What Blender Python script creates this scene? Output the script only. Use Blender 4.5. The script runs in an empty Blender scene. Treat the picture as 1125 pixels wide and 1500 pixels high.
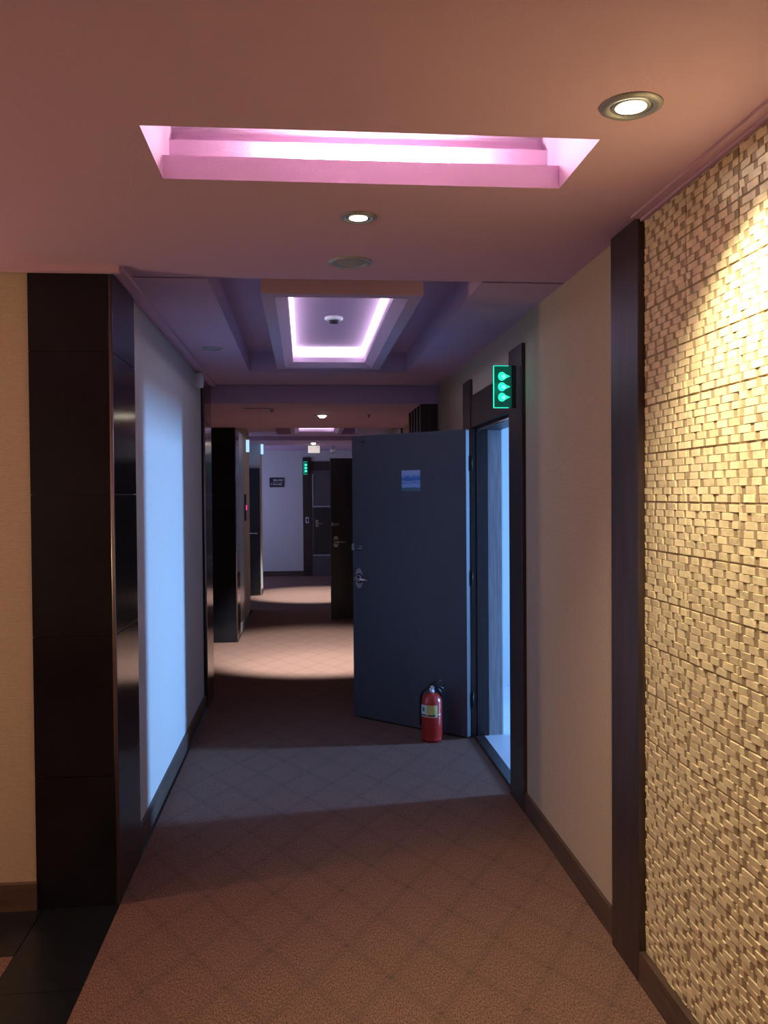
import bpy, bmesh, math, random
from math import pi, sin, cos, radians
from mathutils import Vector, Matrix, Euler

random.seed(4)
S = bpy.context.scene
COL = S.collection

# ------------------------------------------------------------------ camera
cam_d = bpy.data.cameras.new('camera')
cam = bpy.data.objects.new('camera', cam_d)
COL.objects.link(cam)
cam.location = (0, 0, 1.6)
cam.rotation_euler = (Matrix.Rotation(radians(-5.237), 3, 'Z') @ Matrix.Rotation(pi/2 - radians(1.142), 3, 'X')
                      @ Matrix.Rotation(-0.0076, 3, 'Z')).to_euler()
cam_d.sensor_fit = 'VERTICAL'
cam_d.sensor_height = 36.0
cam_d.lens = 36.0 * 1270.36 / 1500.0
cam_d.clip_start = 0.05
S.camera = cam

# ------------------------------------------------------------------ world, exposure
w = bpy.data.worlds.new('world')
S.world = w
w.use_nodes = True
w.node_tree.nodes['Background'].inputs[0].default_value = (0.35, 0.42, 0.6, 1)
w.node_tree.nodes['Background'].inputs[1].default_value = 0.02
S.view_settings.view_transform = 'Standard'
S.view_settings.look = 'None'
S.view_settings.exposure = 0.0
S.view_settings.gamma = 1.0
S.view_settings.use_curve_mapping = False

def lamp(name, kind, loc, energy, color, target=None, parent=None, **kw):
    d = bpy.data.lights.new(name, kind)
    d.energy = energy
    d.color = color
    for k, v in kw.items():
        setattr(d, k, v)
    o = bpy.data.objects.new(name, d)
    COL.objects.link(o)
    o.location = loc
    if target is not None:
        o.rotation_euler = (Vector(target) - Vector(loc)).to_track_quat('-Z', 'Y').to_euler()
    if parent is not None:
        o.parent = parent
        o.matrix_parent_inverse = parent.matrix_world.inverted() if False else Matrix.Translation(-parent.location)
    return o

BLUE = (0.21, 0.48, 1.0)
# daylight through the windows of the open room and of the two side halls
lamp('window_daylight', 'AREA', (8.35, 5.49, 1.85), 150, BLUE, (1.1, 5.10, 1.0), shape='RECTANGLE', size=0.45, size_y=1.2, spread=radians(62))
lamp('hall_daylight', 'AREA', (-2.9, 16.0, 1.5), 60, (0.36, 0.50, 1.0), (0, 15.6, 2.5), shape='RECTANGLE', size=1.1, size_y=1.3)
lamp('lift_hall_daylight', 'AREA', (-2.5, 13.15, 1.6), 14, BLUE, (0, 13.0, 1.9), shape='RECTANGLE', size=0.9, size_y=1.2)

ZC = 2.486          # ceiling
XL, XR = -0.765, 1.10
# ------------------------------------------------------------------ materials
MATS = {}
def nodes_of(name):
    m = bpy.data.materials.new(name)
    m.use_nodes = True
    nt = m.node_tree
    return m, nt, nt.nodes['Principled BSDF']

def mat(name, col, rough=0.6, metal=0.0, var=0.0, nscale=8.0, bump=0.0, bscale=200.0, spec=0.5, emit=None, estr=0.0, stretch=(1, 1, 1), coat=0.0):
    if name in MATS:
        return MATS[name]
    m, nt, b = nodes_of(name)
    b.inputs['Base Color'].default_value = (*col, 1)
    b.inputs['Roughness'].default_value = rough
    b.inputs['Metallic'].default_value = metal
    b.inputs['Specular IOR Level'].default_value = spec
    b.inputs['Coat Weight'].default_value = coat
    if emit:
        b.inputs['Emission Color'].default_value = (*emit, 1)
        b.inputs['Emission Strength'].default_value = estr
    if var or bump:
        tc = nt.nodes.new('ShaderNodeTexCoord')
        mp = nt.nodes.new('ShaderNodeMapping')
        mp.inputs['Scale'].default_value = stretch
        nt.links.new(tc.outputs['Object'], mp.inputs['Vector'])
    if var:
        n = nt.nodes.new('ShaderNodeTexNoise')
        n.inputs['Scale'].default_value = nscale
        n.inputs['Detail'].default_value = 6
        nt.links.new(mp.outputs[0], n.inputs['Vector'])
        r = nt.nodes.new('ShaderNodeValToRGB')
        r.color_ramp.elements[0].position = 0.3
        r.color_ramp.elements[1].position = 0.7
        r.color_ramp.elements[0].color = (*[c*(1-var) for c in col], 1)
        r.color_ramp.elements[1].color = (*[min(1, c*(1+var)) for c in col], 1)
        nt.links.new(n.outputs['Fac'], r.inputs[0])
        nt.links.new(r.outputs[0], b.inputs['Base Color'])
    if bump:
        n2 = nt.nodes.new('ShaderNodeTexNoise')
        n2.inputs['Scale'].default_value = bscale
        n2.inputs['Detail'].default_value = 3
        nt.links.new(mp.outputs[0], n2.inputs['Vector'])
        bp = nt.nodes.new('ShaderNodeBump')
        bp.inputs['Strength'].default_value = bump
        bp.inputs['Distance'].default_value = 0.004
        nt.links.new(n2.outputs['Fac'], bp.inputs['Height'])
        nt.links.new(bp.outputs[0], b.inputs['Normal'])
    MATS[name] = m
    return m

def math_node(nt, op, a, b=None, c=None):
    n = nt.nodes.new('ShaderNodeMath')
    n.operation = op
    for i, v in enumerate((a, b, c)):
        if v is None:
            continue
        if isinstance(v, (int, float)):
            n.inputs[i].default_value = v
        else:
            nt.links.new(v, n.inputs[i])
    return n.outputs[0]

def mix_col(nt, fac, a, b):
    n = nt.nodes.new('ShaderNodeMix')
    n.data_type = 'RGBA'
    if isinstance(fac, (int, float)):
        n.inputs[0].default_value = fac
    else:
        nt.links.new(fac, n.inputs[0])
    for i, v in ((6, a), (7, b)):
        if isinstance(v, tuple):
            n.inputs[i].default_value = (*v, 1)
        else:
            nt.links.new(v, n.inputs[i])
    return n.outputs[2]

def carpet_material():
    m, nt, b = nodes_of('carpet')
    tc = nt.nodes.new('ShaderNodeTexCoord')
    sp = nt.nodes.new('ShaderNodeSeparateXYZ')
    nt.links.new(tc.outputs['Object'], sp.inputs[0])
    wob = nt.nodes.new('ShaderNodeTexNoise'); wob.inputs['Scale'].default_value = 60
    nt.links.new(tc.outputs['Object'], wob.inputs['Vector'])
    jit = math_node(nt, 'MULTIPLY', math_node(nt, 'SUBTRACT', wob.outputs['Fac'], 0.5), 0.06)
    P = 0.27
    def line(sign):
        s = math_node(nt, 'MULTIPLY', sp.outputs[1], 0.62 * sign)
        d = math_node(nt, 'ADD', math_node(nt, 'ADD', sp.outputs[0], s), jit)
        f = math_node(nt, 'FRACT', math_node(nt, 'DIVIDE', d, P))
        return math_node(nt, 'ABSOLUTE', math_node(nt, 'SUBTRACT', f, 0.5))
    d1, d2 = line(1), line(-1)
    dm = math_node(nt, 'MINIMUM', d1, d2)
    lattice = math_node(nt, 'SUBTRACT', 1.0, math_node(nt, 'SMOOTH_MIN', math_node(nt, 'MULTIPLY', dm, 9.0), 1.0, 0.2))
    dx = math_node(nt, 'MAXIMUM', d1, d2)
    dot = math_node(nt, 'LESS_THAN', dx, 0.035)
    loops = nt.nodes.new('ShaderNodeTexNoise'); loops.inputs['Scale'].default_value = 170; loops.inputs['Detail'].default_value = 4
    mp = nt.nodes.new('ShaderNodeMapping'); mp.inputs['Scale'].default_value = (1.6, 0.55, 1); mp.inputs['Rotation'].default_value = (0, 0, 0.35)
    nt.links.new(tc.outputs['Object'], mp.inputs['Vector']); nt.links.new(mp.outputs[0], loops.inputs['Vector'])
    big = nt.nodes.new('ShaderNodeTexNoise'); big.inputs['Scale'].default_value = 3.0
    nt.links.new(tc.outputs['Object'], big.inputs['Vector'])
    ramp = nt.nodes.new('ShaderNodeValToRGB')
    ramp.color_ramp.elements[0].position = 0.36; ramp.color_ramp.elements[0].color = (0.085, 0.042, 0.031, 1)
    ramp.color_ramp.elements[1].position = 0.66; ramp.color_ramp.elements[1].color = (0.32, 0.172, 0.13, 1)
    nt.links.new(loops.outputs['Fac'], ramp.inputs[0])
    c = mix_col(nt, math_node(nt, 'MULTIPLY', lattice, 0.30), ramp.outputs[0], (0.085, 0.062, 0.048))
    c = mix_col(nt, math_node(nt, 'MULTIPLY', dot, 0.5), c, (0.05, 0.04, 0.05))
    c = mix_col(nt, math_node(nt, 'MULTIPLY', big.outputs['Fac'], 0.3), c, (0.17, 0.098, 0.076))
    nt.links.new(c, b.inputs['Base Color'])
    b.inputs['Roughness'].default_value = 0.95
    b.inputs['Specular IOR Level'].default_value = 0.15
    bp = nt.nodes.new('ShaderNodeBump'); bp.inputs['Strength'].default_value = 0.5; bp.inputs['Distance'].default_value = 0.006
    nt.links.new(loops.outputs['Fac'], bp.inputs['Height']); nt.links.new(bp.outputs[0], b.inputs['Normal'])
    return m

def wallpaper_material(name, col):
    m, nt, b = nodes_of(name)
    tc = nt.nodes.new('ShaderNodeTexCoord')
    mp = nt.nodes.new('ShaderNodeMapping'); mp.inputs['Scale'].default_value = (0.35, 0.35, 1.6)
    nt.links.new(tc.outputs['Object'], mp.inputs['Vector'])
    n = nt.nodes.new('ShaderNodeTexNoise'); n.inputs['Scale'].default_value = 150; n.inputs['Detail'].default_value = 3
    nt.links.new(mp.outputs[0], n.inputs['Vector'])
    wv = nt.nodes.new('ShaderNodeTexWave'); wv.bands_direction = 'Z'; wv.inputs['Scale'].default_value = 42; wv.inputs['Distortion'].default_value = 1.2
    wv.inputs['Detail'].default_value = 2
    nt.links.new(tc.outputs['Object'], wv.inputs['Vector'])
    h = math_node(nt, 'ADD', math_node(nt, 'MULTIPLY', n.outputs['Fac'], 0.7), math_node(nt, 'MULTIPLY', wv.outputs['Fac'], 0.3))
    c = mix_col(nt, h, tuple(x*0.72 for x in col), tuple(min(1, x*1.25) for x in col))
    nt.links.new(c, b.inputs['Base Color'])
    b.inputs['Roughness'].default_value = 0.75
    b.inputs['Specular IOR Level'].default_value = 0.25
    bp = nt.nodes.new('ShaderNodeBump'); bp.inputs['Strength'].default_value = 0.35; bp.inputs['Distance'].default_value = 0.003
    nt.links.new(h, bp.inputs['Height']); nt.links.new(bp.outputs[0], b.inputs['Normal'])
    return m

def sea_picture_material():
    m, nt, b = nodes_of('sea_print')
    tc = nt.nodes.new('ShaderNodeTexCoord')
    sp = nt.nodes.new('ShaderNodeSeparateXYZ'); nt.links.new(tc.outputs['Generated'], sp.inputs[0])
    n = nt.nodes.new('ShaderNodeTexNoise'); n.inputs['Scale'].default_value = 5; n.inputs['Detail'].default_value = 5
    mp = nt.nodes.new('ShaderNodeMapping'); mp.inputs['Scale'].default_value = (1.0, 1.0, 2.6)
    nt.links.new(tc.outputs['Generated'], mp.inputs['Vector']); nt.links.new(mp.outputs[0], n.inputs['Vector'])
    z = math_node(nt, 'ADD', sp.outputs[2], math_node(nt, 'MULTIPLY', math_node(nt, 'SUBTRACT', n.outputs['Fac'], 0.5), 0.34))
    r = nt.nodes.new('ShaderNodeValToRGB')
    e = r.color_ramp.elements
    e[0].position = 0.0; e[0].color = (0.16, 0.22, 0.22, 1)
    e[1].position = 1.0; e[1].color = (0.75, 0.72, 0.85, 1)
    for p, c in ((0.17, (0.13, 0.24, 0.24)), (0.21, (0.45, 0.6, 0.85)), (0.33, (0.55, 0.68, 0.9)), (0.38, (0.10, 0.26, 0.62)),
                 (0.46, (0.55, 0.68, 0.92)), (0.52, (0.09, 0.22, 0.58)), (0.68, (0.12, 0.3, 0.66)), (0.75, (0.55, 0.62, 0.85))):
        x = e.new(p); x.color = (*c, 1)
    nt.links.new(z, r.inputs[0])
    for q in e: q.color = (q.color[0]*.45, q.color[1]*.6, q.color[2]*.8, 1)
    nt.links.new(r.outputs[0], b.inputs['Base Color'])
    b.inputs['Roughness'].default_value = 0.35
    return m

M = {
    'ceiling': mat('pink_ceiling_paint', (0.60, 0.395, 0.515), 0.8, bump=0.25, bscale=160, spec=0.2),
    'frame_lightened': mat('ceiling_paint_lightened', (0.64, 0.45, 0.55), 0.8, bump=0.15, bscale=160, spec=0.2),  # ceiling pink made lighter to stand for light falling on the frame
    'wallpaper': wallpaper_material('tan_wallpaper', (0.50, 0.40, 0.29)),
    'wallpaper_pale': wallpaper_material('pale_wallpaper', (0.62, 0.58, 0.55)),
    'carpet': carpet_material(),
    'wood': mat('dark_brown_wood', (0.040, 0.024, 0.021), 0.42, var=0.4, nscale=7, stretch=(9, 9, 0.5), bump=0.05, bscale=60),
    'wood_base': mat('brown_baseboard', (0.085, 0.05, 0.035), 0.5, var=0.35, nscale=6, stretch=(0.6, 0.6, 9)),
    'tile_black': mat('black_polished_tile', (0.010, 0.010, 0.014), 0.14, var=0.3, nscale=3, spec=0.3),
    'grout': mat('dark_grout', (0.07, 0.07, 0.075), 0.8),
    'granite': mat('black_granite_floor', (0.010, 0.012, 0.015), 0.28, var=0.4, nscale=30),
    'chrome': mat('brushed_chrome', (0.62, 0.6, 0.6), 0.28, metal=1.0),
    'ring_metal': mat('satin_ring_metal', (0.33, 0.34, 0.37), 0.45, metal=0.5),
    'corner_metal': mat('corner_trim_metal', (0.38, 0.33, 0.3), 0.35, metal=1.0),
    'steel': mat('brushed_steel', (0.55, 0.58, 0.64), 0.33, metal=0.85, var=0.1, nscale=5, stretch=(20, 20, 0.6)),
    'door': mat('charcoal_door_laminate', (0.068, 0.067, 0.082), 0.5, var=0.08, nscale=14, stretch=(6, 6, 0.6), spec=0.35),
    'door_dark': mat('near_black_door_panel', (0.022, 0.020, 0.023), 0.4, var=0.15, nscale=10),
    'door_end': mat('grey_brown_door_panel', (0.10, 0.085, 0.085), 0.5, var=0.1, nscale=12, stretch=(6, 6, 0.6)),
    'lining': mat('grey_wood_lining', (0.40, 0.42, 0.44), 0.5, var=0.22, nscale=9, stretch=(8, 8, 0.5)),
    'room_wall': mat('white_room_wall', (0.66, 0.68, 0.70), 0.8, var=0.04, nscale=4),
    'room_floor': mat('white_room_floor', (0.62, 0.66, 0.72), 0.35, var=0.06, nscale=6),
    'white': mat('white_plastic', (0.8, 0.8, 0.78), 0.4, var=0.03, nscale=12),
    'grey_plastic': mat('grey_plastic', (0.35, 0.35, 0.37), 0.4, var=0.05, nscale=12),
    'black': mat('black_rubber', (0.015, 0.015, 0.016), 0.45, var=0.2, nscale=20),
    'red': mat('red_enamel', (0.43, 0.022, 0.016), 0.3, var=0.08, nscale=10, coat=0.4),
    'yellow': mat('yellow_label', (0.62, 0.52, 0.16), 0.5, var=0.08, nscale=30),
    'label_white': mat('white_label', (0.62, 0.70, 0.68), 0.5, var=0.08, nscale=30),
    'label_green': mat('green_label', (0.08, 0.25, 0.2), 0.5, var=0.1, nscale=30),
    'stone': mat('tan_stone', (0.70, 0.59, 0.37), 0.7, var=0.16, nscale=22, bump=0.3, bscale=120, spec=0.3),
    'stone_brown': mat('brown_stone', (0.33, 0.25, 0.15), 0.7, var=0.2, nscale=25, bump=0.3, bscale=120, spec=0.3),
    'stone_back': mat('stone_bed', (0.30, 0.23, 0.14), 0.85, var=0.2, nscale=20),
    'led': mat('led_diffuser', (0.9, 0.88, 1.0), 0.5, emit=(0.76, 0.74, 1.0), estr=5.5),
    'tube': mat('lamp_tube', (0.95, 0.93, 1.0), 0.5, emit=(0.97, 0.90, 0.97), estr=260.0),
    'bulb': mat('lamp_glass_lit', (1, 0.95, 0.85), 0.4, emit=(1.0, 0.90, 0.68), estr=14.0),
    'reflector': mat('silver_reflector', (0.42, 0.45, 0.46), 0.35, metal=0.4),
    'sign_green': mat('green_edge_lit_acrylic', (0.004, 0.05, 0.04), 0.2, emit=(0.0, 0.16, 0.11), estr=0.35),
    'glow_green': mat('green_glow', (0.05, 0.7, 0.5), 0.4, emit=(0.02, 0.90, 0.60), estr=1.0),
    'glow_core': mat('green_glow_core', (0.3, 0.9, 0.75), 0.4, emit=(0.25, 1.0, 0.78), estr=1.0),
    'glow_blue': mat('blue_white_glow', (0.6, 0.8, 1.0), 0.4, emit=(0.42, 0.75, 1.0), estr=1.0),
    'red_led': mat('red_display', (0.4, 0.02, 0.1), 0.4, emit=(1.0, 0.05, 0.25), estr=1.1),
    'plate': mat('dark_sign_plate', (0.022, 0.018, 0.028), 0.4, var=0.1, nscale=20),
    'letter': mat('white_letters', (0.72, 0.70, 0.74), 0.5, var=0.03, nscale=20),
    'box_added_glow': mat('white_box_added_glow', (0.8, 0.78, 0.72), 0.5, emit=(1.0, 0.9, 0.78), estr=0.6),  # emission added to brighten the box; the downlight beam misses it
    'sea': sea_picture_material(),
}

# ------------------------------------------------------------------ mesh helpers
def add_box(bm, x0, x1, y0, y1, z0, z1, mi=0):
    v = [bm.verts.new(p) for p in ((x0, y0, z0), (x1, y0, z0), (x1, y1, z0), (x0, y1, z0), (x0, y0, z1), (x1, y0, z1), (x1, y1, z1), (x0, y1, z1))]
    for f in ((3, 2, 1, 0), (4, 5, 6, 7), (0, 1, 5, 4), (1, 2, 6, 5), (2, 3, 7, 6), (3, 0, 4, 7)):
        bm.faces.new([v[i] for i in f]).material_index = mi

def add_lathe(bm, prof, seg=24, mi=0, axis='Z', origin=(0, 0, 0), smooth=True):
    rings = []
    for r, h in prof:
        ring = []
        for k in range(seg):
            a = 2*pi*k/seg
            if axis == 'Z': p = (r*cos(a), r*sin(a), h)
            elif axis == 'Y': p = (r*cos(a), h, r*sin(a))
            else: p = (h, r*cos(a), r*sin(a))
            ring.append(bm.verts.new(Vector(p) + Vector(origin)))
        rings.append(ring)
    for a, b in zip(rings, rings[1:]):
        for k in range(seg):
            f = bm.faces.new((a[k], a[(k+1) % seg], b[(k+1) % seg], b[k])); f.smooth = smooth; f.material_index = mi
    for r in (rings[0], rings[-1]):
        if (r[0].co - r[seg//2].co).length > 1e-5:
            f = bm.faces.new(r); f.material_index = mi

def add_tube(bm, pts, r, seg=10, mi=0):
    pts = [Vector(p) for p in pts]
    rings = []
    for i, p in enumerate(pts):
        t = (pts[min(i+1, len(pts)-1)] - pts[max(i-1, 0)]).normalized()
        u = t.cross(Vector((0, 0, 1)))
        if u.length < 1e-3: u = t.cross(Vector((1, 0, 0)))
        u.normalize(); v = t.cross(u)
        rr = r[i] if isinstance(r, (list, tuple)) else r
        rings.append([bm.verts.new(p + rr*(cos(2*pi*k/seg)*u + sin(2*pi*k/seg)*v)) for k in range(seg)])
    for a, b in zip(rings, rings[1:]):
        for k in range(seg):
            f = bm.faces.new((a[k], a[(k+1) % seg], b[(k+1) % seg], b[k])); f.smooth = True; f.material_index = mi
    bm.faces.new(rings[0]); bm.faces.new(rings[-1])

def add_poly(bm, pts, th, axis, mi=0):
    """flat polygon pts, extruded by vector axis*th"""
    a = [bm.verts.new(p) for p in pts]
    b = [bm.verts.new(Vector(p) + Vector(axis)*th) for p in pts]
    bm.faces.new(a); bm.faces.new(b[::-1])
    n = len(a)
    for i in range(n):
        bm.faces.new((a[i], a[(i+1) % n], b[(i+1) % n], b[i]))

def obj(name, bm, m, parent=None, bevel=0.0, loc=None):
    bmesh.ops.recalc_face_normals(bm, faces=bm.faces[:])
    me = bpy.data.meshes.new(name)
    bm.to_mesh(me); bm.free()
    for x in (m if isinstance(m, (list, tuple)) else [m]):
        me.materials.append(M[x] if isinstance(x, str) else x)
    o = bpy.data.objects.new(name, me)
    COL.objects.link(o)
    if parent is not None: o.parent = parent
    if loc is not None: o.location = loc
    if bevel:
        md = o.modifiers.new('bevel', 'BEVEL'); md.width = bevel; md.segments = 2; md.limit_method = 'ANGLE'
    return o

def box(name, x0, x1, y0, y1, z0, z1, m, parent=None, bevel=0.0):
    """box in the parent's local frame; top-level boxes get their origin at the base centre"""
    bm = bmesh.new()
    if parent is None:
        cx, cy = (x0+x1)/2, (y0+y1)/2
        add_box(bm, x0-cx, x1-cx, y0-cy, y1-cy, 0, z1-z0)
        return obj(name, bm, m, None, bevel, (cx, cy, z0))
    add_box(bm, x0, x1, y0, y1, z0, z1)
    return obj(name, bm, m, parent, bevel)

def thing(name, loc, label, cat, group=None, kind=None, rotz=0.0):
    o = bpy.data.objects.new(name, None)
    COL.objects.link(o)
    o.location = loc; o.rotation_euler = (0, 0, rotz); o.empty_display_size = 0.1
    return tag(o, label, cat, group, kind)

def tag(o, label, cat, group=None, kind=None):
    o['label'] = label; o['category'] = cat
    if group: o['group'] = group
    if kind: o['kind'] = kind
    return o

def struct(o, label, cat):
    return tag(o, label, cat, kind='structure')

def boxes(name, lst, m, parent=None):
    bm = bmesh.new()
    for b in lst: add_box(bm, *b)
    return obj(name, bm, m, parent)

# ------------------------------------------------------------------ floor
struct(boxes('floor', [(-0.735, 1.16, -2.5, 17.4, -0.06, 0.0), (-3.0, -0.735, 7.06, 9.56, -0.06, 0.0), (-3.0, -0.735, 12.2, 17.4, -0.06, 0.0),
                       (-4.2, -1.025, -2.5, 3.10, -0.06, 0.0)], 'carpet'),
       'rust brown patterned carpet running the length of the corridor', 'carpet floor')
lf = thing('floor_border', (-0.735, 3.45, 0), 'black polished granite border between carpet and lobby wall', 'stone floor', kind='structure')
for i in range(10):      # border slabs along the corridor carpet
    y1 = 3.46 - i*0.6
    box('slab', -0.287, -0.0015, y1-0.598-3.45, y1-3.45, -0.06, 0.001, 'granite', lf)
for i in range(5):       # and along the lobby wall
    x1 = -1.0255 - i*0.6
    box('slab', x1-0.598+0.735, x1+0.735, 3.102-3.45, 3.46-3.45, -0.06, 0.001, 'granite', lf)

# ------------------------------------------------------------------ ceiling with its recesses
RX0, RX1 = -0.384, 0.746
R1N, R1F, R2N, R2F = 2.132, 2.482, 3.588, 6.27
DY = 6.43
R3N, R3F = R2N+DY, R2F+DY
ZT = 2.92
SOF1, SOF2 = (7.07, 9.64, 2.343), (13.09, 14.35, 2.425)
cb = []
X0, X1 = -4.3, 1.35
cb += [(X0, RX0, -2.6, 3.6, ZC, ZT), (RX1, X1, -2.6, 3.6, ZC, ZT), (RX0, RX1, -2.6, R1N, ZC, ZT)]
cb += [(RX0, RX1, R1F, R2N, ZC, 2.552), (RX0, RX1, R1F+0.12, R2N, 2.552, 2.644), (RX0, RX1, R1F+0.18, R2N, 2.644, ZT), (RX0, RX1, R1N, R1F+0.18, 2.70, ZT)]
for a, b, yend in ((R2N, R2F, SOF1[0]), (R3N, R3F, SOF2[0])):
    cb += [(X0, RX0, a, yend, ZC, ZT), (RX1, X1, a, yend, ZC, ZT), (RX0, RX1, b, yend, ZC, ZT), (RX0, RX1, a, b, 2.625, ZT)]
cb += [(X0, X1, SOF1[0], SOF1[1], SOF1[2], ZT), (X0, X1, SOF1[1], R3N, ZC, ZT)]
cb += [(X0, X1, SOF2[0], SOF2[1], SOF2[2], ZT), (X0, X1, SOF2[1], 17.5, ZC, ZT)]
ceil = struct(boxes('ceiling', cb, 'ceiling'), 'pink textured ceiling with rectangular recesses and dropped beams', 'ceiling')

def coffer(y_off, label):
    # hung frame with a lit inner edge
    c = (0.175, 4.93 + y_off, 2.475)
    t = thing('coffer_frame', c, label, 'ceiling frame', kind='structure')
    ox, oy = 0.355, 1.13                # outer half sizes
    ix, iy = 0.296, 1.062               # inner edge of the flat underside
    jx, jy = 0.243, 1.005               # top of the sloped inner face
    bm = bmesh.new()
    def ring(hx, hy, z): return [bm.verts.new((sx*hx, sy*hy, z)) for sx, sy in ((-1, -1), (1, -1), (1, 1), (-1, 1))]
    rs = [ring(ox, oy, 0.152), ring(ox, oy, 0.0), ring(ix, iy, 0.0), ring(jx, jy, 0.03), ring(jx, jy, 0.062), ring(jx+.03, jy+.03, 0.062), ring(jx+.03, jy+.03, 0.152)]
    for a, b in zip(rs, rs[1:]):
        for k in range(4): bm.faces.new((a[k], a[(k+1) % 4], b[(k+1) % 4], b[k]))
    obj('frame_moulding', bm, 'frame_lightened', t)
    box('inner_panel', -jx+.001, jx-.001, -jy+.001, jy-.001, 0.128, 0.150, 'ceiling', t)
    bm = bmesh.new()
    rs = [ring(jx-.002, jy-.002, 0.078), ring(jx-.002, jy-.002, 0.127), ring(jx-.022, jy-.022, 0.127), ring(jx-.022, jy-.022, 0.120), ring(jx-.006, jy-.006, 0.078)]
    rs.append(rs[0])
    for a, b in zip(rs, rs[1:]):
        for k in range(4): bm.faces.new((a[k], a[(k+1) % 4], b[(k+1) % 4], b[k]))
    return t, bm
t2, ledbm = coffer(0.0, 'hanging ceiling frame with a round detector in its panel')
led = obj('led_strip', ledbm, 'led', None, 0, t2.location)
tag(led, 'lit white LED strip around the ceiling panel with the detector', 'strip light', 'LED strips in the ceiling frames')
t3, ledbm = coffer(DY, 'hanging ceiling frame behind the first dropped beam')
led = obj('led_strip', ledbm, 'led', None, 0, t3.location)
tag(led, 'lit white LED strip in the ceiling frame behind the first dropped beam', 'strip light', 'LED strips in the ceiling frames')

# tube lamp inside the first recess
tl = thing('tube_lamp', (0.215, R1F+0.065, 2.552), 'bright tube lamp lying on the ledge of the shallow ceiling recess', 'lamp')
box('housing', -0.24, 0.24, -0.022, 0.022, 0.0, 0.014, 'white', tl)
bm = bmesh.new(); add_lathe(bm, [(0.0, -0.22), (0.018, -0.22), (0.018, 0.22), (0.0, 0.22)], 14, axis='X', origin=(0, 0, 0.031)); obj('tube', bm, 'tube', tl)

# mouldings under the ceiling edge
struct(boxes('trim_1', [(1.050, 1.10, -2.5, 2.712, ZC-0.008, ZC), (1.080, 1.10, -2.5, 2.712, ZC-0.016, ZC-0.008)], 'ceiling'),
       'pink moulding strip over the woven stone wall', 'moulding')
struct(boxes('trim_2', [(-4.2, -0.70, 3.415, 3.447, ZC-0.026, ZC), (-0.735, -0.69, 3.447, 7.05, ZC-0.016, ZC)], 'ceiling'),
       'pink moulding strip over the black tiled pillar and left wall', 'moulding')

# ------------------------------------------------------------------ walls
WT = 2.9
struct(box('wall_right', 1.10, 1.29, -2.5, 2.72, 0, ZC, 'wallpaper'), 'bed wall behind the woven stone tiles', 'wall')
struct(boxes('wall_right', [(1.10, 1.29, 2.72, 4.50, 0, ZC), (1.10, 1.29, 4.50, 5.62, 2.06, ZC), (1.10, 1.29, 5.62, 7.07, 0, ZC)], 'wallpaper'),
       'tan papered wall around the open doorway', 'wall')
struct(boxes('wall_right', [(1.10, 1.29, 7.07, 9.90, 0, ZC), (1.10, 1.29, 9.90, 10.92, 2.06, ZC), (1.10, 1.29, 10.92, 17.4, 0, ZC)], 'wallpaper'),
       'tan papered wall behind the slatted screen', 'wall')
struct(box('wall_left', -0.95, XL, 3.88, 6.62, 0, ZC, 'wallpaper_pale'), 'pale papered wall lit blue opposite the open doorway', 'wall')
struct(box('wall_left', -0.95, XL, 9.98, 12.25, 0, ZC, 'wallpaper'), 'wall beyond the second black pillar, carrying the call panel', 'wall')
struct(box('wall_left', -0.90, -0.70, 14.06, 14.60, 0, ZC, 'wallpaper_pale'), 'short pale wall end beside the dark door leaf', 'wall')
struct(boxes('wall_hall', [(-3.1, -3.0, 12.2, 17.4, 0, ZC), (-3.1, -0.95, 12.15, 12.25, 0, ZC), (-3.0, -0.90, 14.10, 14.25, 0, ZC)], 'wallpaper_pale'),
       'pale walls of the side halls on the left', 'wall')
struct(boxes('wall_lift', [(-3.1, -3.0, 6.95, 9.65, 0, ZC), (-3.1, -0.95, 6.85, 6.95, 0, ZC), (-3.1, -1.0, 9.98, 10.08, 0, ZC)], 'wallpaper'),
       'tan walls of the recess between the black pillars', 'wall')
struct(box('wall_end', -3.1, 1.29, 17.30, 17.45, 0, ZC, 'wallpaper_pale'), 'pale end wall carrying the direction sign', 'wall')
struct(box('wall_lobby', -4.2, -1.05, 3.46, 3.60, 0, ZC, 'wallpaper'), 'tan papered lobby wall beside the black tiled pillar', 'wall')
struct(boxes('wall_back', [(-4.3, 1.29, -2.62, -2.5, 0, ZC), (-4.3, -4.2, -2.5, 3.6, 0, ZC)], 'wallpaper'), 'tan papered lobby walls behind the corridor mouth', 'wall')

def baseboard(name, lst, label):
    struct(boxes(name, lst, 'wood_base'), label, 'baseboard')
baseboard('baseboard_right', [(1.085, 1.10, 2.96, 4.243, 0, 0.10)], 'dark baseboard between the dark post and the doorway')
baseboard('baseboard_right', [(1.072, 1.10, -2.5, 2.711, 0, 0.105)], 'brown baseboard below the woven stone wall')
baseboard('baseboard_right', [(1.085, 1.10, 5.86, 9.65, 0, 0.10), (1.085, 1.10, 11.15, 17.3, 0, 0.10)], 'dark baseboard behind the open grey door')
baseboard('baseboard_left', [(XL, -0.75, 3.90, 6.60, 0, 0.10)], 'dark baseboard along the blue-lit pale wall')
baseboard('baseboard_end', [(-3.0, -0.02, 17.285, 17.30, 0, 0.10)], 'dark baseboard under the end wall')
baseboard('baseboard_lobby', [(-4.2, -1.046, 3.435, 3.46, 0, 0.105)], 'brown wooden baseboard under the tan lobby wall')
baseboard('baseboard_hall', [(-0.70, -0.688, 14.06, 14.60, 0, 0.09)], 'dark baseboard under the short pale wall end')

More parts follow.
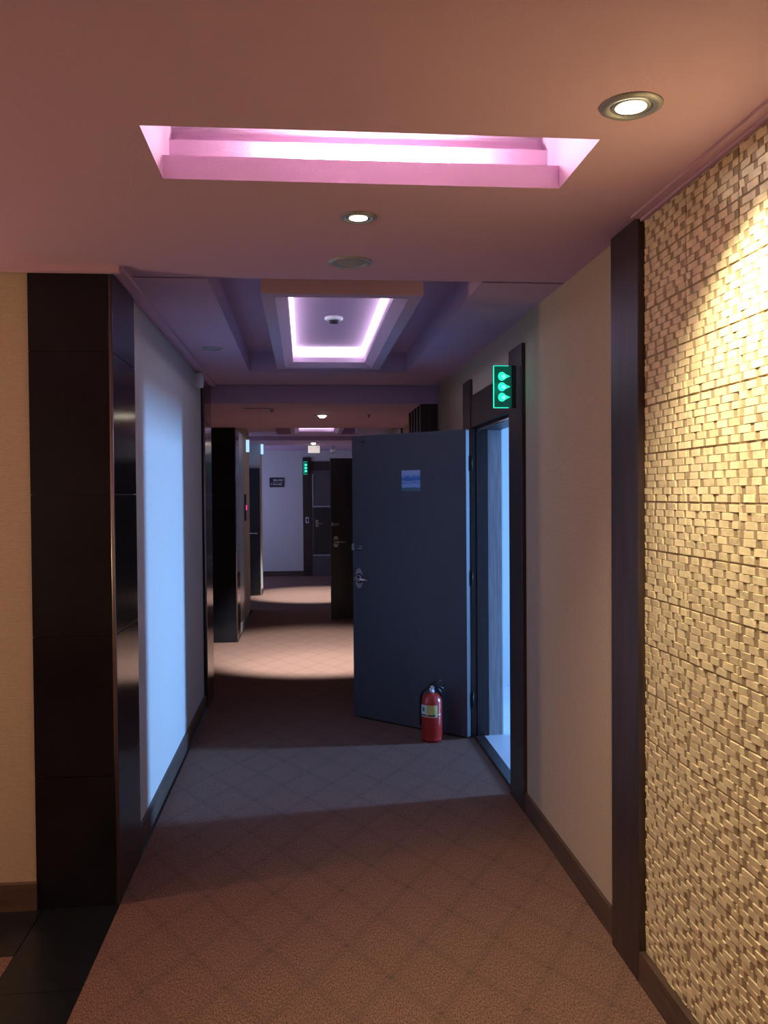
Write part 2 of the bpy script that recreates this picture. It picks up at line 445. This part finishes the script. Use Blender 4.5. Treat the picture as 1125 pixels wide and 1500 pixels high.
# room behind the open doorway
struct(boxes('wall_room', [(1.29, 8.5, 3.2, 3.3, 0, 2.5), (1.29, 8.5, 7.0, 7.1, 0, 2.5), (8.45, 8.55, 3.3, 4.85, 0, 2.5), (8.45, 8.55, 5.85, 7.0, 0, 2.5),
                           (8.45, 8.55, 4.85, 5.85, 0, 1.1), (8.45, 8.55, 4.85, 5.85, 2.4, 2.5), (1.29, 8.55, 3.2, 7.1, 2.45, 2.55), (1.29, 1.30, 3.3, 4.5, 0, 2.45), (1.29, 1.30, 5.62, 7.0, 0, 2.45)], 'room_wall'),
       'white walls of the daylit room behind the doorway', 'wall')
struct(box('floor_room', 1.16, 8.5, 3.2, 7.1, -0.06, 0.012, 'room_floor'), 'pale smooth floor of the daylit room', 'floor')
wn = thing('window_1', (8.5, 5.35, 1.1), 'window of the daylit room', 'window', kind='structure')
for a in ((-0.03, 0.03, -0.5, -0.45, 0, 1.3), (-0.03, 0.03, 0.45, 0.5, 0, 1.3), (-0.03, 0.03, -0.45, 0.45, 0, 0.05), (-0.03, 0.03, -0.45, 0.45, 1.25, 1.3)):
    box('window_frame', *a, 'white', wn)
# closet-like dark room behind the second doorway
struct(boxes('wall_room', [(1.29, 2.6, 9.7, 9.8, 0, 2.5), (1.29, 2.6, 11.0, 11.1, 0, 2.5), (2.5, 2.6, 9.8, 11.0, 0, 2.5), (1.29, 2.6, 9.7, 11.1, 2.45, 2.55), (1.16, 2.6, 9.7, 11.1, -0.06, 0.0)], 'room_wall'),
       'unlit room behind the second doorway', 'wall')

# ------------------------------------------------------------------ black tiled pillars
JZ = [0.0, 0.51, 1.06, 1.61, 2.16, ZC]
def tiled_pillar(x0, x1, y0, y1, top, label):
    t = thing('tiled_pillar', ((x0+x1)/2, (y0+y1)/2, 0), label, 'pillar', 'black tiled pillars', 'structure')
    cx, cy = (x0+x1)/2, (y0+y1)/2
    hx, hy = (x1-x0)/2, (y1-y0)/2
    box('core', -hx+.004, hx-.010, -hy+.010, hy-.004, 0, top, 'grout', t)
    g = 0.0012
    for a, b in zip(JZ, JZ[1:]):
        b = min(b, top)
        box('tile', -hx, hx-.014, -hy, -hy+.009, a+g, b-g, 'tile_black', t, 0.001)
        box('tile', hx-.009, hx, -hy+.014, hy, a+g, b-g, 'tile_black', t, 0.001)
    bm = bmesh.new()
    add_tube(bm, [(hx-.008, -hy+.008, 0), (hx-.008, -hy+.008, top)], 0.0085, 12)
    obj('corner_trim', bm, 'corner_metal', t)
    return t
tiled_pillar(-1.05, -0.736, 3.448, 3.90, ZC-0.02, 'black tiled pillar beside the tan lobby wall')
tiled_pillar(-1.05, -0.738, 6.60, 7.05, ZC-0.02, 'black tiled pillar at the far end of the blue-lit wall')
tiled_pillar(-1.0, -0.738, 9.55, 10.0, 2.343, 'black tiled pillar next to the steel cladding')

# dark wooden post at the end of the stone wall
struct(box('trim_3', 1.072, 1.12, 2.711, 2.960, 0, ZC, 'wood', None, 0.003), 'tall dark wooden post between stone wall and papered wall', 'post')

# ------------------------------------------------------------------ woven stone wall tiles
TW, TH, NC = 0.305, 0.153, 7
def stone_tile_mesh(seed):
    rnd = random.Random(seed)
    bm = bmesh.new()
    g = 0.0022
    add_box(bm, -0.0015, 0.0, 0.0, TW, 0.0, TH, 2)
    ch = (TH - 2*g) / NC
    def block(u0, u1, v0, v1, d, tilt_u, tilt_v, mi, ins):
        base = [(u0, v0), (u1, v0), (u1, v1), (u0, v1)]
        tu = [(u0+ins, v0+ins*.6), (u1-ins, v0+ins*.6), (u1-ins, v1-ins*.8), (u0+ins, v1-ins*.8)]
        vb = [bm.verts.new((0.0, u, v)) for u, v in base]
        vt = []
        for k, (u, v) in enumerate(tu):
            dd = d + tilt_u*(1 if k in (1, 2) else -1) + tilt_v*(1 if k in (2, 3) else -1)
            vt.append(bm.verts.new((-dd, u, v)))
        bm.faces.new(vt).material_index = mi
        for k in range(4):
            bm.faces.new((vb[k], vb[(k+1) % 4], vt[(k+1) % 4], vt[k])).material_index = mi
    for r in range(NC):
        v0 = g + r*ch
        u = -rnd.uniform(0.0, 0.02) - (0.040 if r % 2 else 0.0)
        while u < TW - g:
            L = rnd.uniform(0.046, 0.064); s = rnd.uniform(0.016, 0.023)
            a, b = max(u, g), min(u+L, TW-g)
            if b - a > 0.006:
                block(a, b, v0+.0003, v0+ch-.0004, rnd.uniform(0.0048, 0.0066), rnd.uniform(-.0012, .0012), rnd.uniform(-.0003, .0012), 0, 0.0012)
            a, b = max(u+L, g), min(u+L+s, TW-g)
            if b - a > 0.004:
                block(a, b, v0+.0003, v0+ch-.0004, rnd.uniform(0.0030, 0.0045), rnd.uniform(-.0006, .0006), 0.0003, 1, 0.0006)
            u += L + s
    bmesh.ops.recalc_face_normals(bm, faces=bm.faces[:])
    me = bpy.data.meshes.new('stone_tile'); bm.to_mesh(me); bm.free()
    for k in ('stone', 'stone_brown', 'stone_back'): me.materials.append(M[k])
    return me
variants = [stone_tile_mesh(s) for s in range(8)]
sw = thing('stone_cladding', (1.10, 2.711, 0), 'cream woven-look stone cladding lit by the ceiling spotlight', 'stone wall', kind='structure')
for c in range(9):
    for r in range(-10, 6):
        z0 = 1.571 + r*TH
        if z0 < 0.03: continue
        o = bpy.data.objects.new('stone_tile', variants[random.randrange(8)])
        COL.objects.link(o); o.parent = sw
        o.location = (-0.0005 - random.uniform(0, 0.0012), -TW*(c+1) - (0.0 if r % 2 else 0.0), z0)

# ------------------------------------------------------------------ doorways on the right
def door_frame(yn, yf, label, lining=True):
    t = thing('door_frame', (1.10, (yn+yf)/2, 0), label, 'door frame', kind='structure')
    h = (yf-yn)/2
    box('post', -0.020, 0.02, -h-0.258, -h+0.02, 0, 2.35, 'wood', t, 0.003)
    box('post', -0.020, 0.02, h-0.02, h+0.23, 0, 2.35, 'wood', t, 0.003)
    box('header', -0.012, 0.02, -h+0.02, h-0.02, 2.035, 2.24, 'wood', t, 0.002)
    box('jamb', 0.02, 0.095, -h-0.02, -h+0.022, 0, 2.06, 'wood', t)
    box('jamb', 0.02, 0.095, h-0.035, h+0.02, 0, 2.06, 'wood', t)
    box('head_jamb', 0.02, 0.19, -h, h, 2.02, 2.06, 'wood', t)
    box('lining', 0.097, 0.19, h-0.022, h+0.0, 0.012, 2.02, 'lining', t, 0.002)
    box('lining', 0.097, 0.19, -h, -h+0.022, 0.012, 2.02, 'wood', t, 0.002)
    box('threshold', 0.0, 0.065, -h+.02, h-.035, -0.01, 0.014, 'wood', t, 0.003)
    return t
f1 = door_frame(4.50, 5.62, 'dark wooden frame of the daylit doorway beside the green lit sign')
bm = bmesh.new(); add_box(bm, 0.03, 0.062, -0.540, -0.530, 0.98, 1.10); obj('strike_plate', bm, 'chrome', f1)
bm = bmesh.new(); add_tube(bm, [(0.022, -0.50, 2.012), (0.022, 0.48, 2.012)], 0.008, 8); obj('seal_strip', bm, 'chrome', f1)
door_frame(9.90, 10.92, 'dark wooden frame of the second doorway behind the open grey door')

def lever_set(parent, x, y, z, flip=1, dull='chrome'):
    """handle on a face looking towards local -Y"""
    bm = bmesh.new()
    n = 20
    pts = []
    for k in range(n):
        a = 2*pi*k/n
        pts.append((x+0.034*cos(a), y, z + 0.045*(1 if sin(a) > 0 else -1)*(abs(sin(a))**0.6) + 0.045*sin(a)*0.6))
    add_poly(bm, pts, 0.006, (0, -1, 0)); h = obj('door_handle', bm, dull, parent)
    bm = bmesh.new(); add_lathe(bm, [(0.0, -0.0062), (0.036, -0.0062), (0.036, -0.0075), (0.0, -0.0075)], 24, axis='Y', origin=(x, y, z)); obj('rose_gap', bm, 'black', h)
    bm = bmesh.new(); add_lathe(bm, [(0.027, -0.006), (0.027, -0.016), (0.020, -0.018), (0.020, -0.007)], 20, axis='Y', origin=(x, y, z)); obj('rose', bm, 'chrome', h)
    bm = bmesh.new(); add_tube(bm, [(x, y-.006, z), (x, y-.05, z), (x+flip*.012, y-.058, z), (x+flip*.115, y-.056, z-.006)], [.011, .010, .010, .007], 10); obj('lever', bm, 'chrome', h)
    return h

def open_door(hinge, free, height, label, pic=True):
    hx, hy = hinge; d = Vector((free[0]-hx, free[1]-hy)); L = d.length
    ang = math.atan2(-d.y, -d.x)        # local +X runs from the free edge to the hinge, local -Y faces the camera
    t = thing('door_1' if pic else 'door_2', (hx, hy, 0), label, 'door', kind='structure', rotz=ang)
    box('leaf', -L, 0, 0, 0.045, 0.012, height, 'door', t, 0.002)
    lever_set(t, -L+0.062, 0.0, 1.005)
    bm = bmesh.new(); x0 = -L+0.01
    add_tube(bm, [(x0, -.012, 1.235), (x0+.082, -.012, 1.235), (x0+.09, -.012, 1.227), (x0+.082, -.012, 1.219), (x0, -.012, 1.219)], 0.004, 8)
    g = obj('swing_bar', bm, 'chrome' if pic else 'grey_plastic', t)
    box('bar_mount', x0-.006, x0+.012, -0.014, 0.0, 1.205, 1.25, 'grey_plastic', g)
    box('closer_stop', -L+0.075, -L+0.115, -0.006, 0.0, height-0.05, height-0.04, 'black', t)
    for z in (0.25, 1.05, 1.8):
        bm = bmesh.new(); add_tube(bm, [(0.012, 0.05, z-.05), (0.012, 0.05, z+.05)], 0.006, 10); obj('hinge', bm, 'black', t)
    return t, L
d1, L1 = open_door((1.045, 5.557), (0.342, 6.219), 2.02, 'dark grey door propped open by the red fire extinguisher')
d2, L2 = open_door((1.07, 11.20), (0.335, 11.05), 2.07, 'near-black open door farther along the right wall', False)
for o in d2.children:
    if o.name.startswith('leaf'): o.data.materials[0] = M['door_dark']
# sea print stuck on the first door
p = box('sea_print', -0.078, 0.078, -0.003, 0.0, 0.0, 0.143, 'sea')
p.location = d1.matrix_basis @ Vector((-0.442, -0.0005, 1.622)); p.rotation_euler = d1.rotation_euler
tag(p, 'small blue seascape picture stuck on the open grey door', 'picture')

# ------------------------------------------------------------------ slatted screen on the right wall
sc = thing('slatted_screen', (1.10, 7.1, 0), 'dark vertical slat screen standing out from the right wall', 'screen')
for i in range(5):
    box('slat', -0.145, -0.001, 0.0 + i*0.185 - 0.02, 0.05 + i*0.185, 0.0, 2.343, 'wood', sc, 0.002)

# ------------------------------------------------------------------ lit projecting signs
def lit_sign(name, loc, wd, ht, m_panel, bulbs, label, side=1, group=None):
    t = thing(name, loc, label, 'sign', group)
    # panel sticks out from the post towards the corridor
    box('panel', -wd, 0, -0.004, 0.004, 0, ht, m_panel, t)
    gm = 'glow_green' if bulbs else 'glow_blue'
    box('lit_edge', -wd-0.004, -wd, -0.005, 0.005, -0.003, ht+0.003, gm, t)
    box('lit_edge', -wd, -wd*0.25, -0.005, 0.005, ht, ht+0.004, gm, t)
    box('lit_edge', -wd, -wd*0.25, -0.005, 0.005, -0.004, 0, gm, t)
    box('mount', -0.010, 0.012, -0.012, 0.012, -0.004, ht+0.004, 'black', t)
    for k in range(3 if bulbs else 0):
        z = ht*(0.5 + (k-1)*0.255); cx = -wd*0.60; r = ht*0.098
        bm = bmesh.new()
        add_poly(bm, [(cx + r*cos(2*pi*i/18), -0.0042, z + r*1.1*sin(2*pi*i/18)) for i in range(18)], 0.002, (0, -1, 0))
        n = obj('numeral_glow', bm, 'glow_green', t)
        bm = bmesh.new()
        add_poly(bm, [(cx + r*.45 + r*.5*cos(2*pi*i/12), -0.0063, z - r*.1 + r*.5*sin(2*pi*i/12)) for i in range(12)], 0.001, (0, -1, 0))
        obj('bright_core', bm, 'glow_core', n)
        bm = bmesh.new()
        add_poly(bm, [(cx+r*.8, -0.0042, z+r*.62), (-wd*0.16, -0.0042, z), (cx+r*.8, -0.0042, z-r*.62)], 0.0015, (0, -1, 0))
        obj('beam_glow', bm, 'glow_green', n)
    return t
lit_sign('room_sign', (1.050, 4.29, 2.034), 0.098, 0.205, 'sign_green', True, 'green edge-lit sign on the post of the daylit doorway', group='green lit signs')
lamp('sign_glow', 'POINT', (0.98, 4.26, 2.13), 0.10, (0.05, 1.0, 0.65), shadow_soft_size=0.05)
lit_sign('room_sign', (0.082, 17.245, 2.02), 0.085, 0.24, 'sign_green', True, 'green edge-lit sign on the frame of the end door', group='green lit signs')
for (y, z, lab) in ((11.45, 2.17, 'pale blue lit sign on the wall above the call panel'), (13.98, 2.26, 'pale blue lit sign above the dark door leaf on the left')):
    t = thing('lit_bar_sign', (-0.765 if y < 12 else -0.70, y, z), lab, 'sign', 'pale blue lit signs')
    box('bracket', 0.0, 0.012, -0.012, 0.012, 0.0, 0.16, 'grey_plastic', t)
    box('panel', 0.012, 0.055, -0.005, 0.005, 0.0, 0.16, 'glow_blue', t)

# ------------------------------------------------------------------ downlights
def downlight(loc, label, lit=True, energy=0, color=(1, .8, .55), target=None, cone=80, blend=0.6, r=0.05, tilt=None, group='ceiling downlights', chrome='ring_metal', drop=0.0):
    t = thing('downlight', loc, label, 'downlight', group)
    bm = bmesh.new()
    add_lathe(bm, [(r*0.80, 0.0), (r*0.86, -0.006), (r*1.05, -0.008), (r*1.22, -0.003), (r*1.24, 0.0)], 32)
    obj('trim_ring', bm, chrome, t)
    if lit:
        bm = bmesh.new(); add_lathe(bm, [(r*0.80, -0.001), (r*0.74, -0.005), (r*0.62, -0.004)], 32); obj('reflector', bm, 'reflector', t)
        bm = bmesh.new(); add_lathe(bm, [(0.0, -0.008-drop), (r*0.35, -0.0075-drop*.85), (r*0.60, -0.0045-drop*.3), (r*0.62, -0.002), (0.0, -0.002)], 28); g = obj('lamp_glass', bm, 'bulb', t)
        if tilt: g.rotation_euler = tilt
        tg = target or (loc[0], loc[1], 0)
        o = lamp('downlight_beam', 'SPOT', (loc[0], loc[1], loc[2]-0.03), energy, color, tg, None, spot_size=radians(cone), spot_blend=blend, shadow_soft_size=0.03)
        mw = o.rotation_euler.copy(); o.parent = t; o.location = (0, 0, -0.03); o.rotation_euler = mw
    else:
        bm = bmesh.new(); add_lathe(bm, [(r*0.80, -0.004), (r*0.6, -0.0015), (r*0.35, -0.0012), (0.0, -0.001)], 32); obj('reflector', bm, 'reflector', t)
    return t
WARM = (1.0, 0.80, 0.52)
downlight((0.753, 1.943, ZC), 'lit spotlight in the ceiling beside the woven stone wall', True, 138, (1.0, .86, .56), (1.12, 1.86, 0.75), 112, 0.8, 0.058)
downlight((0.18, 2.78, ZC), 'lit spotlight in the ceiling between recess and silver reflector', True, 7, (1, .84, .62), None, 90, 0.8, 0.048)
downlight((0.182, 3.316, ZC), 'wide unlit silver reflector downlight next to the lit spotlight', False, r=0.068, chrome='reflector')
downlight((-0.541, 5.288, ZC), 'small unlit downlight in the ceiling strip over the left wall', False, r=0.048)
downlight((0.172, 8.08, SOF1[2]), 'lit spotlight under the first dropped beam', True, 950, (.90, .97, 1.0), (0.16, 8.85, 0), 66, 0.5, 0.06, drop=0.02)
downlight((0.15, 13.72, SOF2[2]), 'lit spotlight under the second dropped beam', True, 740, (.90, .97, 1.0), (0.2, 14.0, 0), 58, 0.45, 0.06, drop=0.02)
# lamps added in the unseen lobby; the first follows the pillar's shadow edge
def added_floor_lamp(x, y, energy, label):
    t = thing('added_floor_lamp', (x, y, 0), label, 'lamp', 'added lobby lamps')
    bm = bmesh.new(); add_lathe(bm, [(0.0, 0.0), (0.15, 0.0), (0.15, 0.02), (0.02, 0.035), (0.0, 0.035)], 28); obj('base', bm, 'chrome', t)
    bm = bmesh.new(); add_tube(bm, [(0, 0, 0.03), (0, 0, 1.32)], 0.012, 12); obj('pole', bm, 'chrome', t)
    bm = bmesh.new(); add_lathe(bm, [(0.0, 1.30), (0.05, 1.32), (0.05, 1.40), (0.0, 1.41)], 20); obj('added_globe', bm, 'bulb', t)
    lamp('added_lobby_light', 'POINT', (0, 0, 1.50), energy, (1, .68, .46), None, t, shadow_soft_size=0.06).matrix_parent_inverse = Matrix.Identity(4)  # light above the globe, added to reach both ceiling and carpet
    return t
added_floor_lamp(-2.9, 2.82, 62, 'added unseen warm globe floor lamp beside the tan lobby wall')
added_floor_lamp(-3.2, -0.6, 26, 'added unseen warm globe floor lamp at the back of the lobby')

# ------------------------------------------------------------------ ceiling and wall devices
t = thing('smoke_detector', (0.175, 4.92, 2.603), 'round white detector on the panel inside the first LED frame', 'detector')
bm = bmesh.new(); add_lathe(bm, [(0.0, 0.0), (0.052, 0.0), (0.052, -0.012), (0.040, -0.02), (0.0, -0.02)], 28); obj('base', bm, 'white', t)
bm = bmesh.new(); add_lathe(bm, [(0.030, -0.02), (0.026, -0.034), (0.0, -0.036)], 20); obj('sensor_cap', bm, 'black', t)
t = thing('wall_sensor', (-0.765, 6.19, 2.36), 'small white rounded sensor high on the left wall', 'sensor')
bm = bmesh.new(); add_lathe(bm, [(0.0, 0.0), (0.030, 0.0), (0.036, 0.03), (0.036, 0.085), (0.026, 0.105), (0.0, 0.11)], 16, origin=(0.036, 0, 0)); obj('body', bm, 'white', t)
box('mount', 0.0, 0.01, -0.025, 0.025, 0.01, 0.1, 'white', t)
t = thing('ceiling_box', (0.162, 14.2, SOF2[2]), 'white box with added glow hanging under the second dropped beam', 'box light')
box('body', -0.095, 0.095, -0.03, 0.03, -0.135, -0.02, 'box_added_glow', t, 0.006)  # glows in place of the light from the spot above
box('mount', -0.04, 0.04, -0.02, 0.02, -0.02, 0.0, 'white', t)
box('indicator', 0.055, 0.068, -0.032, -0.03, -0.055, -0.042, 'black', t)
t = thing('ceiling_camera', (0.50, 15.0, ZC), 'small dome camera on the ceiling before the end wall', 'camera')
bm = bmesh.new(); add_lathe(bm, [(0.0, 0.0), (0.022, 0.0), (0.022, -0.08), (0.05, -0.085), (0.05, -0.11), (0.035, -0.145), (0.0, -0.155)], 20); obj('body', bm, 'white', t)
bm = bmesh.new(); add_lathe(bm, [(0.036, -0.128), (0.028, -0.152), (0.0, -0.162)], 16); obj('dome', bm, 'black', t)
bm = bmesh.new(); add_box(bm, -0.11, 0.11, -0.006, 0.006, -0.004, 0.0)
tag(obj('access_slot', bm, 'black', None, 0, (-0.40, 7.45, SOF1[2])), 'thin dark slot in the underside of the first dropped beam', 'slot')
for (x, y, lab) in ((-0.27, 7.5, 'tiny dark sprinkler beside the slot under the first dropped beam'), (0.60, 8.0, 'tiny dark sprinkler on the right under the first dropped beam')):
    bm = bmesh.new(); add_lathe(bm, [(0.0, 0.0), (0.018, 0.0), (0.014, -0.012), (0.006, -0.016), (0.012, -0.03), (0.0, -0.032)], 12)
    tag(obj('sprinkler', bm, 'grey_plastic', None, 0, (x, y, SOF1[2])), lab, 'sprinkler', 'sprinklers under the beam')

# ------------------------------------------------------------------ far left: steel cladding, call panel, dark door leaf
t = thing('steel_cladding', (-0.765, 10.35, 0), 'brushed steel cladding next to the second black pillar', 'metal panel', kind='structure')
box('panel', 0.0, 0.02, -0.34, 0.28, 0.12, 2.343, 'steel', t, 0.003)
box('plinth', 0.0, 0.022, -0.34, 0.28, 0.0, 0.118, 'white', t, 0.003)
box('panel', 0.0, 0.016, 0.284, 0.62, 0.3, 2.30, 'grey_plastic', t, 0.003)
t = thing('call_panel', (-0.765, 11.22, 1.28), 'lift call panel with a red lit display', 'call panel')
box('plate', 0.0, 0.022, -0.07, 0.07, 0.0, 0.34, 'black', t, 0.003)
box('display', 0.022, 0.028, -0.05, 0.05, 0.135, 0.20, 'red_led', t)
for z in (0.05, 0.09):
    bm = bmesh.new(); add_lathe(bm, [(0.014, 0.022), (0.014, 0.028), (0.0, 0.029)], 14, axis='X', origin=(0, 0, z)); obj('button', bm, 'chrome', t)
t = thing('door_3', (-0.71, 13.99, 0), 'near-black door leaf standing open at the left side hall', 'door', kind='structure')
box('leaf', -0.85, 0.0, -0.022, 0.022, 0.01, 2.04, 'door_dark', t, 0.002)
bm = bmesh.new(); add_tube(bm, [(-0.05, -0.02, 1.0), (-0.05, -0.07, 1.0), (-0.16, -0.07, 1.0)], 0.009, 8); obj('door_handle', bm, 'chrome', t)

# ------------------------------------------------------------------ end wall: door, frame, keypad, direction sign
EY = 17.30
ef = thing('door_frame', (0.6, EY, 0), 'dark wooden frame around the end door with the keypad', 'door frame', kind='structure')
box('post', -0.63, -0.46, -0.03, 0.0, 0, 2.35, 'wood', ef, 0.003)
box('post', 0.44, 0.50, -0.03, 0.0, 0, 2.35, 'wood', ef, 0.003)
box('header', -0.46, 0.44, -0.022, 0.0, 2.09, 2.27, 'wood', ef, 0.003)
ed = thing('door_4', (0.6, EY-0.001, 0), 'panelled dark end door with a black centre panel', 'door', kind='structure')
box('leaf', -0.46, 0.44, -0.018, 0.0, 0.01, 2.09, 'door_end', ed)
box('black_panel', -0.42, 0.40, -0.024, -0.018, 0.42, 1.36, 'door_dark', ed, 0.002)
box('panel_bead', -0.44, 0.42, -0.026, -0.018, 1.362, 1.385, 'lining', ed)
box('panel_bead', -0.44, 0.42, -0.026, -0.018, 0.395, 0.418, 'lining', ed)
box('panel_bead', -0.444, -0.424, -0.026, -0.018, 1.385, 2.02, 'lining', ed)
lever_set(ed, -0.355, -0.024, 1.04)
t = thing('keypad', (0.052, EY-0.03, 1.05), 'small pale door keypad on the end door post', 'keypad')
box('case', -0.032, 0.032, -0.015, 0.0, 0.0, 0.115, 'white', t, 0.006)
box('key_area', -0.018, 0.018, -0.018, -0.015, 0.02, 0.095, 'black', t)

def text_mesh(body, size, loc, parent, m):
    c = bpy.data.curves.new('lettering', 'FONT'); c.body = body; c.size = size; c.extrude = 0.0008; c.align_x = 'LEFT'; c.space_character = 1.02; c.offset = 0.0012
    o = bpy.data.objects.new('tmp', c); COL.objects.link(o)
    bpy.context.view_layer.update()
    me = bpy.data.meshes.new_from_object(o.evaluated_get(bpy.context.evaluated_depsgraph_get()))
    bpy.data.objects.remove(o)
    me.materials.clear(); me.materials.append(M[m])
    q = bpy.data.objects.new('lettering', me); COL.objects.link(q); q.parent = parent; q.location = loc; q.rotation_euler = (pi/2, 0, 0)
    return q
t = thing('direction_sign', (-0.540, EY, 1.765), 'dark direction plate with white room numbers and arrows on the end wall', 'sign')
box('plate', -0.143, 0.143, -0.012, 0.0, 0.0, 0.190, 'plate', t, 0.002)
box('divider', -0.12, 0.12, -0.0135, -0.012, 0.094, 0.097, 'letter', t)
text_mesh('404-412', 0.052, (-0.075, -0.0135, 0.122), t, 'letter')
text_mesh('413-422', 0.052, (-0.075, -0.0135, 0.040), t, 'letter')
for x, z, s in ((0.105, 0.140, 1), (-0.103, 0.058, -1)):
    bm = bmesh.new()
    add_poly(bm, [(x+s*.018, -0.012, z), (x, -0.012, z+.016), (x, -0.012, z+.006), (x-s*.016, -0.012, z+.006), (x-s*.016, -0.012, z-.006), (x, -0.012, z-.006), (x, -0.012, z-.016)], 0.0015, (0, -1, 0))
    obj('arrow', bm, 'letter', t)

# ------------------------------------------------------------------ fire extinguisher
fe = thing('fire_extinguisher', (0.812, 5.56, 0), 'red fire extinguisher with yellow label standing against the open grey door', 'fire extinguisher')
R = 0.067
bm = bmesh.new()
prof = [(0.0, 0.004), (R*.86, 0.004), (R*.94, 0.0), (R*.96, 0.022), (R*.93, 0.028), (R, 0.04), (R, 0.245)]
for k in range(1, 9):
    a = k/8*pi/2; prof.append((R*cos(a)*.78 + R*.22, 0.245 + 0.068*sin(a)))
prof += [(R*.22, 0.325), (0.0, 0.325)]
add_lathe(bm, prof, 36); obj('cylinder', bm, 'red', fe)
bm = bmesh.new(); add_lathe(bm, [(0.017, 0.31), (0.021, 0.318), (0.021, 0.338), (0.014, 0.345), (0.014, 0.36), (0.0, 0.36)], 20); v = obj('valve', bm, 'chrome', fe)
bm = bmesh.new(); add_lathe(bm, [(0.0, 0.0), (0.012, 0.0), (0.012, -0.008), (0.0, -0.009)], 14, axis='Y', origin=(-0.004, -0.018, 0.330)); obj('pressure_gauge', bm, 'white', v)
bm = bmesh.new(); add_tube(bm, [(-0.012, 0, 0.352), (0.01, -0.004, 0.356), (0.05, -0.01, 0.352), (0.075, -0.014, 0.338)], [.010, .010, .008, .006], 8); obj('carry_handle', bm, 'black', fe)
bm = bmesh.new(); add_tube(bm, [(-0.015, 0, 0.362), (0.005, -0.003, 0.372), (0.03, -0.008, 0.386), (0.058, -0.012, 0.394)], [.009, .009, .007, .005], 8); obj('squeeze_lever', bm, 'black', fe)
bm = bmesh.new(); ring = [(0.0 + 0.012*cos(2*pi*k/14), -0.026, 0.348 + 0.012*sin(2*pi*k/14)) for k in range(15)]; add_tube(bm, ring, 0.002, 6); obj('safety_pin', bm, 'chrome', fe)
bm = bmesh.new()
add_tube(bm, [(-0.012, 0.0, 0.345), (-0.035, 0.0, 0.343), (-0.058, 0.008, 0.322), (-0.070, 0.02, 0.285), (-0.072, 0.028, 0.22), (-0.070, 0.032, 0.14), (-0.068, 0.034, 0.09)], 0.009, 10)
obj('hose', bm, 'black', fe)
bm = bmesh.new(); add_tube(bm, [(0.012, 0.0, 0.345), (0.035, -0.002, 0.34), (0.056, 0.004, 0.318), (0.060, 0.01, 0.29)], 0.010, 10); obj('hose_clip', bm, 'black', fe)
def patch(a0, a1, z0, z1, m, name, rr=R+.0012, parent=fe):
    bm = bmesh.new(); n = 10; lo, hi = [], []
    for k in range(n+1):
        a = radians(a0 + (a1-a0)*k/n)
        lo.append(bm.verts.new((rr*cos(a), rr*sin(a), z0))); hi.append(bm.verts.new((rr*cos(a), rr*sin(a), z1)))
    for k in range(n): bm.faces.new((lo[k], lo[k+1], hi[k+1], hi[k])).smooth = True
    return obj(name, bm, m, parent)
lab = patch(-178, -66, 0.165, 0.243, 'yellow', 'label')
patch(-178, -128, 0.166, 0.242, 'label_white', 'label_panel', R+.0018, lab)
patch(-160, -140, 0.200, 0.228, 'label_green', 'label_mark', R+.0024, lab)
patch(-172, -130, 0.172, 0.182, 'black', 'label_mark', R+.0024, lab)
patch(-120, -78, 0.172, 0.181, 'black', 'label_mark', R+.0024, lab)
patch(-118, -74, 0.166, 0.170, 'label_white', 'label_mark', R+.0024, lab)
patch(-62, -42, 0.178, 0.184, 'label_white', 'printed_line', R+.0012, fe)
